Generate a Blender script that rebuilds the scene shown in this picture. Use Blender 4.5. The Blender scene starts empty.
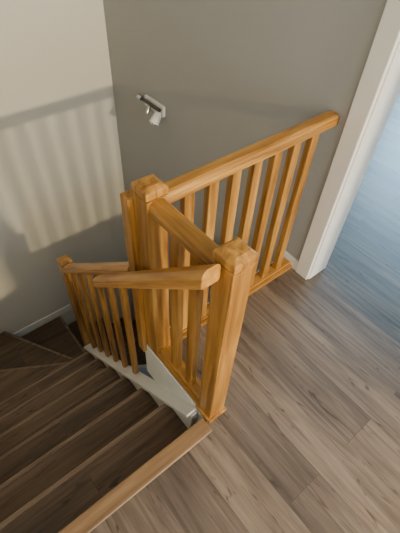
import bpy, bmesh, math
from mathutils import Vector, Matrix
scene=bpy.context.scene
H=1.62
# ---------------------------------------------------------------- materials
def mat(name,col,rough=.6,spec=.5):
    m=bpy.data.materials.new(name); m.use_nodes=True
    b=m.node_tree.nodes['Principled BSDF']
    b.inputs['Base Color'].default_value=(*col,1); b.inputs['Roughness'].default_value=rough
    b.inputs['Specular IOR Level'].default_value=spec
    return m
def ramp(nt,stops):
    r=nt.nodes.new('ShaderNodeValToRGB')
    e=r.color_ramp.elements
    while len(e)<len(stops): e.new(.5)
    for i,(p,c) in enumerate(stops):
        e[i].position=p; e[i].color=(*c,1)
    return r
def paint(name,col,rough=.7):
    m=mat(name,col,rough,.3); nt=m.node_tree; b=nt.nodes['Principled BSDF']
    tc=nt.nodes.new('ShaderNodeTexCoord'); n=nt.nodes.new('ShaderNodeTexNoise')
    n.inputs['Scale'].default_value=220; n.inputs['Detail'].default_value=3
    nt.links.new(tc.outputs['Object'],n.inputs['Vector'])
    bu=nt.nodes.new('ShaderNodeBump'); bu.inputs['Strength'].default_value=.12; bu.inputs['Distance'].default_value=.002
    nt.links.new(n.outputs['Fac'],bu.inputs['Height']); nt.links.new(bu.outputs['Normal'],b.inputs['Normal'])
    return m
def wood(name,axis,c1,c2,c3,rough=.33,fine=1.0,tilt=0):
    m=mat(name,c2,rough); nt=m.node_tree; b=nt.nodes['Principled BSDF']
    tc=nt.nodes.new('ShaderNodeTexCoord'); mp=nt.nodes.new('ShaderNodeMapping')
    vr=nt.nodes.new('ShaderNodeVectorRotate'); vr.rotation_type='X_AXIS'; vr.inputs['Angle'].default_value=tilt
    nt.links.new(tc.outputs['Object'],vr.inputs['Vector'])
    s=[38*fine]*3; s['xyz'.index(axis)]=2.2
    mp.inputs['Scale'].default_value=s
    nt.links.new(vr.outputs['Vector'],mp.inputs['Vector'])
    n=nt.nodes.new('ShaderNodeTexNoise'); n.inputs['Scale'].default_value=1; n.inputs['Detail'].default_value=5
    n.inputs['Roughness'].default_value=.6; n.inputs['Distortion'].default_value=.6
    nt.links.new(mp.outputs['Vector'],n.inputs['Vector'])
    r=ramp(nt,[(.3,c1),(.5,c2),(.7,c3)])
    nt.links.new(n.outputs['Fac'],r.inputs['Fac']); nt.links.new(r.outputs['Color'],b.inputs['Base Color'])
    bu=nt.nodes.new('ShaderNodeBump'); bu.inputs['Strength'].default_value=.1; bu.inputs['Distance'].default_value=.002
    nt.links.new(n.outputs['Fac'],bu.inputs['Height']); nt.links.new(bu.outputs['Normal'],b.inputs['Normal'])
    return m
def planks(name,rot,tone,rough=.35,w=.17,length=1.25):
    """laminate planks; rot=True -> planks run along world Y"""
    m=mat(name,(.3,.2,.1),rough); nt=m.node_tree; L=nt.links; b=nt.nodes['Principled BSDF']
    tc=nt.nodes.new('ShaderNodeTexCoord')
    sp=nt.nodes.new('ShaderNodeSeparateXYZ'); L.new(tc.outputs['Object'],sp.inputs[0])
    cb=nt.nodes.new('ShaderNodeCombineXYZ')
    if rot:
        L.new(sp.outputs['Y'],cb.inputs['X']); L.new(sp.outputs['X'],cb.inputs['Y'])
    else:
        L.new(sp.outputs['X'],cb.inputs['X']); L.new(sp.outputs['Y'],cb.inputs['Y'])
    br=nt.nodes.new('ShaderNodeTexBrick'); br.offset=.37
    br.inputs['Scale'].default_value=1; br.inputs['Brick Width'].default_value=length; br.inputs['Row Height'].default_value=w
    br.inputs['Mortar Size'].default_value=.0010; br.inputs['Mortar Smooth'].default_value=.2
    br.inputs['Color1'].default_value=(0,0,0,1); br.inputs['Color2'].default_value=(1,1,1,1); br.inputs['Mortar'].default_value=(.5,.5,.5,1)
    L.new(cb.outputs[0],br.inputs['Vector'])
    off=nt.nodes.new('ShaderNodeVectorMath'); off.operation='MULTIPLY_ADD'
    off.inputs[1].default_value=(7.3,3.1,5.7); L.new(br.outputs['Color'],off.inputs[0]); L.new(cb.outputs[0],off.inputs[2])
    def grain(sx,sy,detail,dist):
        mp=nt.nodes.new('ShaderNodeMapping'); mp.inputs['Scale'].default_value=(sx,sy,1)
        L.new(off.outputs[0],mp.inputs['Vector'])
        n=nt.nodes.new('ShaderNodeTexNoise'); n.inputs['Scale'].default_value=1; n.inputs['Detail'].default_value=detail
        n.inputs['Distortion'].default_value=dist; n.inputs['Roughness'].default_value=.62
        L.new(mp.outputs['Vector'],n.inputs['Vector']); return n
    g1=grain(2.2,42,6,.9); g2=grain(1.3,9,3,.6); g3=grain(5,26,2,1.5)
    r=ramp(nt,[(.28,tone[0]),(.48,tone[1]),(.72,tone[2])]); L.new(g1.outputs['Fac'],r.inputs['Fac'])
    def mix(mode,fac,a,bb):
        x=nt.nodes.new('ShaderNodeMix'); x.data_type='RGBA'; x.blend_type=mode
        x.inputs[0].default_value=fac; L.new(a,x.inputs[6])
        if isinstance(bb,tuple): x.inputs[7].default_value=(*bb,1)
        else: L.new(bb,x.inputs[7])
        return x
    r2=ramp(nt,[(.3,(.58,.57,.57)),(.7,(1.28,1.26,1.22))]); L.new(g2.outputs['Fac'],r2.inputs['Fac'])
    m1=mix('MULTIPLY',1,r.outputs['Color'],r2.outputs['Color'])
    r3=ramp(nt,[(.29,(.34,.30,.27)),(.38,(1,1,1))]); L.new(g3.outputs['Fac'],r3.inputs['Fac'])
    m2=mix('MULTIPLY',.9,m1.outputs[2],r3.outputs['Color'])
    r4=ramp(nt,[(0,(.70,.70,.72)),(1,(1.17,1.16,1.14))]); L.new(br.outputs['Color'],r4.inputs['Fac'])
    m3=mix('MULTIPLY',1,m2.outputs[2],r4.outputs['Color'])
    m4=mix('MIX',0,m3.outputs[2],(.03,.02,.015)); 
    mf=nt.nodes.new('ShaderNodeMath'); mf.operation='MULTIPLY'; mf.inputs[1].default_value=.7
    L.new(br.outputs['Fac'],mf.inputs[0]); L.new(mf.outputs[0],m4.inputs[0])
    L.new(m4.outputs[2],b.inputs['Base Color'])
    bu=nt.nodes.new('ShaderNodeBump'); bu.inputs['Strength'].default_value=.12; bu.inputs['Distance'].default_value=.002
    L.new(g1.outputs['Fac'],bu.inputs['Height']); L.new(bu.outputs['Normal'],b.inputs['Normal'])
    return m
HC=((.17,.066,.010),(.37,.175,.034),(.56,.300,.074))
wz=wood('honey_oak_z','z',*HC); wx=wood('honey_oak_x','x',*HC); wy=wood('honey_oak_y','y',*HC)
ws=wood('honey_oak_slope','y',*((.22,.09,.014),(.46,.215,.042),(.62,.32,.08)),tilt=math.radians(44))
floor_m=planks('laminate_floor',True,((.068,.050,.039),(.138,.104,.080),(.212,.167,.134)),.36)
tread_m=planks('stair_laminate',False,((.06,.037,.023),(.125,.080,.050),(.185,.125,.08)),.42,w=.3)
nose_m=wood('nosing_oak','x',(.13,.075,.035),(.20,.12,.06),(.27,.17,.095),.4)
tnose_m=wood('tread_nosing_oak','x',(.11,.07,.042),(.21,.14,.09),(.29,.20,.13),.35)
riser_m=wood('riser_dark','x',(.025,.015,.010),(.04,.025,.017),(.06,.04,.025),.5)
white=mat('white_trim',(.78,.78,.76),.4)
wall_side=paint('wall_grey_paint',(.39,.40,.405))
wall_far=paint('wall_light_paint',(.68,.665,.60))
ceil_m=paint('ceiling_paint',(.8,.79,.77))
chrome=mat('chrome',(.5,.5,.5),.2); chrome.node_tree.nodes['Principled BSDF'].inputs['Metallic'].default_value=1
blackm=mat('dark_metal',(.05,.05,.05),.4)
# ---------------------------------------------------------------- helpers
def new_obj(name,bm,m,parent=None,bevel=0,seg=2):
    me=bpy.data.meshes.new(name); bmesh.ops.recalc_face_normals(bm,faces=bm.faces); bm.to_mesh(me); bm.free()
    o=bpy.data.objects.new(name,me); scene.collection.objects.link(o); me.materials.append(m)
    if parent: o.parent=parent
    if bevel:
        b=o.modifiers.new('bevel','BEVEL'); b.width=bevel; b.segments=seg; b.limit_method='ANGLE'; b.angle_limit=math.radians(40)
    return o
def addbox(bm,x0,x1,y0,y1,z0,z1):
    v=[bm.verts.new(c) for c in ((x0,y0,z0),(x1,y0,z0),(x1,y1,z0),(x0,y1,z0),(x0,y0,z1),(x1,y0,z1),(x1,y1,z1),(x0,y1,z1))]
    for f in ((0,3,2,1),(4,5,6,7),(0,1,5,4),(1,2,6,5),(2,3,7,6),(3,0,4,7)): bm.faces.new([v[i] for i in f])
def boxes(name,lst,m,parent=None,bevel=0,seg=2):
    bm=bmesh.new()
    for b in lst: addbox(bm,*b)
    return new_obj(name,bm,m,parent,bevel,seg)
def prism_x(bm,x0,x1,pts):
    a=[bm.verts.new((x0,y,z)) for y,z in pts]; b=[bm.verts.new((x1,y,z)) for y,z in pts]
    n=len(pts); bm.faces.new(a); bm.faces.new(b[::-1])
    for i in range(n): bm.faces.new((a[i],a[(i+1)%n],b[(i+1)%n],b[i]))
def prism_z(bm,z0,z1,pts):
    a=[bm.verts.new((x,y,z0)) for x,y in pts]; b=[bm.verts.new((x,y,z1)) for x,y in pts]
    n=len(pts); bm.faces.new(a); bm.faces.new(b[::-1])
    for i in range(n): bm.faces.new((a[i],a[(i+1)%n],b[(i+1)%n],b[i]))
def empty(name,loc=(0,0,0)):
    e=bpy.data.objects.new(name,None); scene.collection.objects.link(e); e.empty_display_size=.1; return e
def profile():
    w=.031
    return [(-w*.8,-.024),(w*.8,-.024),(w,-.017),(w,-.002),(w*.94,.003),(w,.009),(w*.86,.020),(w*.5,.026),(-w*.5,.026),(-w*.86,.020),(-w,.009),(-w*.94,.003),(-w,-.002),(-w,-.017)]
def rail(name,pts,m,parent):
    bm=bmesh.new(); rings=[]
    for i,p in enumerate(pts):
        p=Vector(p)
        d=(Vector(pts[min(i+1,len(pts)-1)])-Vector(pts[max(i-1,0)])); d.normalize()
        side=Vector((d.y,-d.x,0)).normalized()
        k=1/max(.35,math.hypot(d.x,d.y))
        rings.append([bm.verts.new(p+side*a+Vector((0,0,h*k))) for a,h in profile()])
    for a,b in zip(rings,rings[1:]):
        for i in range(len(a)): bm.faces.new((a[i],a[(i+1)%len(a)],b[(i+1)%len(a)],b[i]))
    bm.faces.new(rings[0]); bm.faces.new(rings[-1][::-1])
    return new_obj(name,bm,m,parent,.003,2)
def newel(name,x,y,z0,z1,s,parent,base=True):
    bm=bmesh.new(); h=s/2
    addbox(bm,x-h,x+h,y-h,y+h,z0,z1-.045)
    g=h-.005; addbox(bm,x-g,x+g,y-g,y+g,z1-.045,z1-.038)
    def ring(hh,z): return [bm.verts.new((x+a*hh,y+b*hh,z)) for a,b in ((-1,-1),(1,-1),(1,1),(-1,1))]
    R=[ring(h+.003,z1-.038),ring(h+.003,z1-.014),ring(h-.014,z1)]
    bm.faces.new(R[0][::-1]); bm.faces.new(R[-1])
    for a,b in zip(R,R[1:]):
        for i in range(4): bm.faces.new((a[i],a[(i+1)%4],b[(i+1)%4],b[i]))
    if base:
        k=h+.009; addbox(bm,x-k,x+k,y-k,y+k,z0,z0+.022)
    return new_obj(name,bm,wz,parent,.003,2)
# ---------------------------------------------------------------- dimensions
XW=1.40; YF=2.65; XL=-.45; NX=.515; NY=.445; Y2=.818
YE=.415; RISE=.2; GO=.215; FX=.488; FY=.865; BOT=-2.8; CZ=2.5; YB=-5.0; WT=.14; XR=5.6
boxes('floor',[(XL,XW+WT,YB,YE,-.28,0),(FX,XW+WT,YE,FY-.003,-.28,0),(XW+WT,XR,-1.6,3.2,-.28,0)],floor_m)
boxes('floor_lower',[(XL,XW,YB,YF,BOT-.1,BOT)],floor_m)
boxes('ceiling',[(XL-.1,XR+.1,YB-.1,3.3,CZ,CZ+.1)],ceil_m)
D0,D1,DH=-.17,.675,2.05
boxes('wall_right',[(XW,XW+WT,FY-.003,YF,BOT,CZ),(XW,XW+WT,D1,FY-.003,0,CZ),(XW,XW+WT,YB,D0,0,CZ),(XW,XW+WT,D0,D1,DH,CZ)],wall_side)
boxes('wall_far',[(XL-.1,XW+WT,YF,YF+.12,BOT,CZ)],wall_far)
boxes('wall_left',[(XL-.1,XL,YB,YF,BOT,CZ)],wall_far)
WB0,WB1=-.1,1.1
boxes('wall_back',[(XL-.1,WB0,YB-.12,YB,0,CZ),(WB1,XW+WT,YB-.12,YB,0,CZ),(WB0,WB1,YB-.12,YB,0,.8),(WB0,WB1,YB-.12,YB,2.2,CZ)],wall_far)
boxes('wall_lower',[(FX,XW,.2,.32,BOT,-.28)],wall_side)
boxes('wall_bedroom_far',[(XW+WT,XR,3.2,3.3,0,CZ)],wall_far)
boxes('wall_bedroom_near',[(XW+WT,XR,-1.7,-1.6,0,CZ)],wall_far)
boxes('wall_bedroom_window',[(XR,XR+.12,-1.7,.2,0,CZ),(XR,XR+.12,2.5,3.3,0,CZ),(XR,XR+.12,.2,2.5,0,.75),(XR,XR+.12,.2,2.5,2.2,CZ)],wall_far)
e=empty('window_1')
boxes('frame',[(XR+.03,XR+.08,.2,.27,.75,2.2),(XR+.03,XR+.08,2.43,2.5,.75,2.2),(XR+.03,XR+.08,1.32,1.38,.75,2.2),(XR+.03,XR+.08,.2,2.5,.75,.81),(XR+.03,XR+.08,.2,2.5,2.14,2.2)],white,e,.004)
boxes('sill',[(XR-.1,XR+.03,.15,2.55,.72,.75)],white,e,.004)
e=empty('fill_window')  # unseen window, added to frame the soft hall fill
boxes('frame',[(WB0,WB0+.06,YB-.08,YB-.03,.8,2.2),(WB1-.06,WB1,YB-.08,YB-.03,.8,2.2),(WB0,WB1,YB-.08,YB-.03,.8,.86),(WB0,WB1,YB-.08,YB-.03,2.14,2.2)],white,e,.004)
boxes('sill',[(WB0-.05,WB1+.05,YB-.03,YB+.1,.77,.8)],white,e,.004)
e=empty('door_1')
boxes('casing',[(XW-.018,XW,D1-.005,D1+.075,0,DH+.07),(XW-.018,XW,D0-.075,D0+.005,0,DH+.07),(XW-.018,XW,D0+.005,D1-.005,DH-.005,DH+.07),
 (XW+WT,XW+WT+.018,D1+.0,D1+.075,0,DH+.07),(XW+WT,XW+WT+.018,D0-.075,D0,0,DH+.07)],white,e,.004)
boxes('jamb',[(XW-.002,XW+WT+.002,D1-.012,D1,0,DH),(XW-.002,XW+WT+.002,D0,D0+.012,0,DH),(XW-.002,XW+WT+.002,D0+.012,D1-.012,DH-.012,DH)],white,e,.003)
boxes('baseboard_right',[(XW-.013,XW,D1+.076,FY,0,.07),(XW-.013,XW,YB,D0-.08,0,.07)],white,None,.003)
boxes('trim_1',[(FX-.014,FX,YE+.02,FY+.014,-.28,-.002),(FX,XW,FY,FY+.014,-.28,-.002)],white,None,.002)
# ---------------------------------------------------------------- staircase
st=empty('staircase')
bm=bmesh.new(); bmr=bmesh.new(); bmn=bmesh.new()
N=6
SX0,SX1=XL+.03,.44
for k in range(1,N+1):
    y0=YE+GO*(k-1); y1=YE+GO*k; z=-RISE*k
    addbox(bm,SX0,SX1,y0-.0,y1+.002,z-.035,z)
    addbox(bmn,SX0,SX1,y1+.002,y1+.026,z-.038,z+.002)
    addbox(bmr,SX0,SX1,y0,y0+.018,z,z+RISE-(.038 if k>1 else .03))
PV=Vector((.50,YE+GO*N+.03)); z=-RISE*N
addbox(bmr,SX0,SX1,PV.y-.03,PV.y-.012,z-RISE,z-.038)
def hit(a):
    d=Vector((math.cos(a),math.sin(a)));t=1e9
    if d.x<-1e-6: t=min(t,(XL+.02-PV.x)/d.x)
    if d.y>1e-6: t=min(t,(YF-.02-PV.y)/d.y)
    return PV+d*t
for j in range(3):
    a0=math.radians(180-30*j); a1=math.radians(150-30*j); zz=-RISE*(N+1+j)
    pts=[PV,hit(a0)]
    c=Vector((XL+.02,YF-.02)); ac=math.atan2(c.y-PV.y,c.x-PV.x)
    if a1<ac<a0: pts.append(c)
    h1=hit(a1); pts.append(h1)
    d=(h1-PV).normalized(); n=Vector((d.y,-d.x))
    prism_z(bm,zz-.035,zz,[(p.x,p.y) for p in pts])
    q=[PV-n*.001,h1-n*.001,h1-n*.024,PV-n*.024]
    prism_z(bmn,zz-.038,zz+.002,[(p.x,p.y) for p in q])
    q=[PV-n*.02,h1-n*.02,h1-n*.038,PV-n*.038]
    prism_z(bmr,zz-RISE,zz-.038,[(p.x,p.y) for p in q])
for k in range(4):
    x0=.5+.215*k; zz=-RISE*(N+4+k)
    addbox(bm,x0,x0+.235,PV.y+.0,YF-.02,zz-.035,zz)
    addbox(bmr,x0+.195,x0+.21,PV.y,YF-.02,zz-RISE,zz-.035)
new_obj('treads',bm,tread_m,st,.004,2); new_obj('risers',bmr,riser_m,st); new_obj('tread_nosings',bmn,tnose_m,st,.006,3)
sl=RISE/GO
def nos(y): return -sl*(y-YE)
YL=1.80
bm=bmesh.new()
prism_x(bm,.44,.472,[(NY+.03,nos(NY+.03)+.03),(YL-.03,nos(YL-.03)+.03),(YL-.03,nos(YL-.03)-.26),(NY+.03,nos(NY+.03)-.26)])
new_obj('stringer_inner',bm,white,st,.003)
bm=bmesh.new()
prism_x(bm,XL+.003,XL+.03,[(YE,.05),(YL,nos(YL)+.05),(YL,nos(YL)-.26),(YE,-.28)])
new_obj('stringer_outer',bm,white,st,.003)
bm=bmesh.new()
a=[(.54,-1.62),(1.38,-2.42),(1.38,-2.72),(.54,-1.92)]
v0=[bm.verts.new((x,PV.y-.04,zz)) for x,zz in a]; v1=[bm.verts.new((x,PV.y,zz)) for x,zz in a]
bm.faces.new(v0); bm.faces.new(v1[::-1])
for i in range(4): bm.faces.new((v0[i],v0[(i+1)%4],v1[(i+1)%4],v1[i]))
new_obj('stringer_lower',bm,white,st,.003)
boxes('nosing',[(XL+.002,NX-.05,YE-.045,YE+.022,-.03,.006)],nose_m,st,.006,3)
boxes('baseboard_far',[(XL+.03,.62,YF-.014,YF,-RISE*9,-RISE*9+.08)],white,None,.003)
# ---------------------------------------------------------------- railings
S=.075
r1=empty('stair_railing')
newel('newel_near',NX,NY,0,.950,S,r1)
newel('newel_corner',NX,Y2,-.02,.925,S,r1,False)
boxes('newel_facing',[(NX-.058,NX-.013,Y2+.04,Y2+.085,-.05,.852)],wz,r1,.003)
RZ=.853; RW=.862
rail('handrail_long',[(NX+S/2-.003,Y2,RZ),(XW-.001,Y2,RW)],wx,r1)
rail('handrail_short',[(NX,NY+S/2-.003,RZ),(NX,Y2-S/2+.003,RZ)],wy,r1)
boxes('base_rail_long',[(NX+S/2,XW-.014,Y2-.04,Y2+.04,0,.022),(NX+S/2,XW-.014,Y2-.024,Y2+.024,.022,.036)],wx,r1,.003)
boxes('base_rail_short',[(NX-.037,NX+.037,NY+S/2,Y2-S/2,0,.022),(NX-.022,NX+.022,NY+S/2,Y2-S/2,.022,.036)],wy,r1,.003)
bw,bd=.021,.015
xa=NX+S/2; L=XW-xa
boxes('balusters_long',[(xa+L*i/8-bw,xa+L*i/8+bw,Y2-bd,Y2+bd,.034,RZ-.02) for i in range(1,8)],wz,r1,.003)
ya=NY+S/2; L2=Y2-S/2-ya
boxes('balusters_short',[(NX-bd,NX+bd,ya+L2*i/3-bw,ya+L2*i/3+bw,.034,RZ-.02) for i in (1,2)],wz,r1,.003)
r2=empty('stair_railing.001')
newel('newel_lower',.485,YL+.035,-1.6,-.255,S*.95,r2,False)
B=[(.480,Y2+.084,.485),(.480,YL+.003,-.317)]
rail('handrail_lower',B,ws,r2)
def rz(y): return B[0][2]+(y-B[0][1])/(B[1][1]-B[0][1])*(B[1][2]-B[0][2])
rail('handrail_stair',[(.440,.445,.897),(.440,1.19,.172)],ws,r2)
bm=bmesh.new()
for i in range(6):
    yy=1.005+i*.133
    prism_x(bm,.455,.481,[(yy-.018,nos(yy-.018)+.035),(yy+.018,nos(yy+.018)+.035),(yy+.018,rz(yy+.018)-.02),(yy-.018,rz(yy-.018)-.02)])
new_obj('balusters_stair',bm,wz,r2,.003)
bm=bmesh.new()
prism_x(bm,.420,.486,[(NY+.04,nos(NY+.04)+.062),(YL,nos(YL)+.062),(YL,nos(YL)+.030),(NY+.04,nos(NY+.04)+.030)])
new_obj('base_cap',bm,white,r2,.003)
# ---------------------------------------------------------------- wall lamp
wl=empty('wall_lamp')
ly,lz=2.09,.40
def cyl(name,p0,p1,r,m,parent,r2_=None):
    p0=Vector(p0);p1=Vector(p1);d=p1-p0
    bm=bmesh.new(); bmesh.ops.create_cone(bm,cap_ends=True,segments=28,radius1=r,radius2=r if r2_ is None else r2_,depth=d.length)
    q=Vector((0,0,1)).rotation_difference(d.normalized()).to_matrix().to_4x4()
    bmesh.ops.transform(bm,matrix=Matrix.Translation((p0+p1)/2)@q,verts=bm.verts)
    return new_obj(name,bm,m,parent,.0015,2)
boxes('back_plate',[(XW-.025,XW,ly-.11,ly+.10,lz-.036,lz+.036)],white,wl,.008,3)
cyl('bar',(XW-.040,ly-.10,lz+.014),(XW-.040,ly+.12,lz+.014),.011,blackm,wl)
cyl('bar_end',(XW-.040,ly+.10,lz+.014),(XW-.040,ly+.14,lz+.014),.019,chrome,wl)
cyl('socket',(XW-.02,ly-.065,lz-.015),(XW-.07,ly-.07,lz-.075),.025,white,wl,.033)
cyl('socket_rim',(XW-.070,ly-.07,lz-.075),(XW-.074,ly-.0705,lz-.080),.027,chrome,wl)
cyl('arm',(XW-.02,ly+.04,lz-.005),(XW-.055,ly+.03,lz-.055),.013,chrome,wl)
# ---------------------------------------------------------------- lights
def light(name,typ,loc,energy,col,size=None,sy=None,target=None,parent=None):
    l=bpy.data.lights.new(name,typ); l.energy=energy; l.color=col
    if typ=='AREA':
        l.shape='RECTANGLE'; l.size=size; l.size_y=sy
    elif size is not None: l.shadow_soft_size=size
    o=bpy.data.objects.new(name,l); scene.collection.objects.link(o); o.location=loc
    if target is not None: o.rotation_euler=(Vector(target)-Vector(loc)).to_track_quat('-Z','Y').to_euler()
    if parent: o.parent=parent
    return o
cl=empty('ceiling_lamp')
cx,cy=1.0,-3.7
boxes('housing',[(cx-.2,cx+.2,cy-.07,cy-.01,CZ-.30,CZ-.12)],white,cl,.006)
cyl('stem',(cx,cy-.04,CZ),(cx,cy-.04,CZ-.14),.012,chrome,cl)
light('bulb','AREA',(cx,cy,CZ-.21),230,(1,.78,.46),.27,.06,target=(.95,2.0,.3),parent=cl)
light('window_light','AREA',(XR-.02,1.35,1.48),210,(.45,.74,1),2.2,1.35,target=(0,1.35,1.1))
light('hall_fill_light','AREA',((WB0+WB1)/2,YB+.02,1.5),95,(.74,.87,1),1.1,1.3,target=((WB0+WB1)/2,0,1.3))  # added fill behind camera, softly lights railing fronts and far wall
light('overhead_fill','AREA',(.4,-1.6,2.45),24,(.80,.90,1),1.2,1.6,target=(.4,-1.6,0))  # added overhead fill that lifts the ambient level, not a real opening
w=bpy.data.worlds.new('world'); scene.world=w; w.use_nodes=True
w.node_tree.nodes['Background'].inputs['Color'].default_value=(.6,.75,1,1)
w.node_tree.nodes['Background'].inputs['Strength'].default_value=.6
# ---------------------------------------------------------------- camera
cam=bpy.data.cameras.new('camera'); co=bpy.data.objects.new('camera',cam); scene.collection.objects.link(co)
cam.sensor_width=36; cam.lens=397/533*36; cam.clip_start=.02
back=Vector((-.4496,-.4994,.741)).normalized(); right=Vector((.776,-.629,.0467))
right=(right-back*right.dot(back)).normalized(); up=back.cross(right)
M=Matrix((right,up,back)).transposed().to_4x4(); M.translation=Vector((0,0,H)); co.matrix_world=M
scene.camera=co
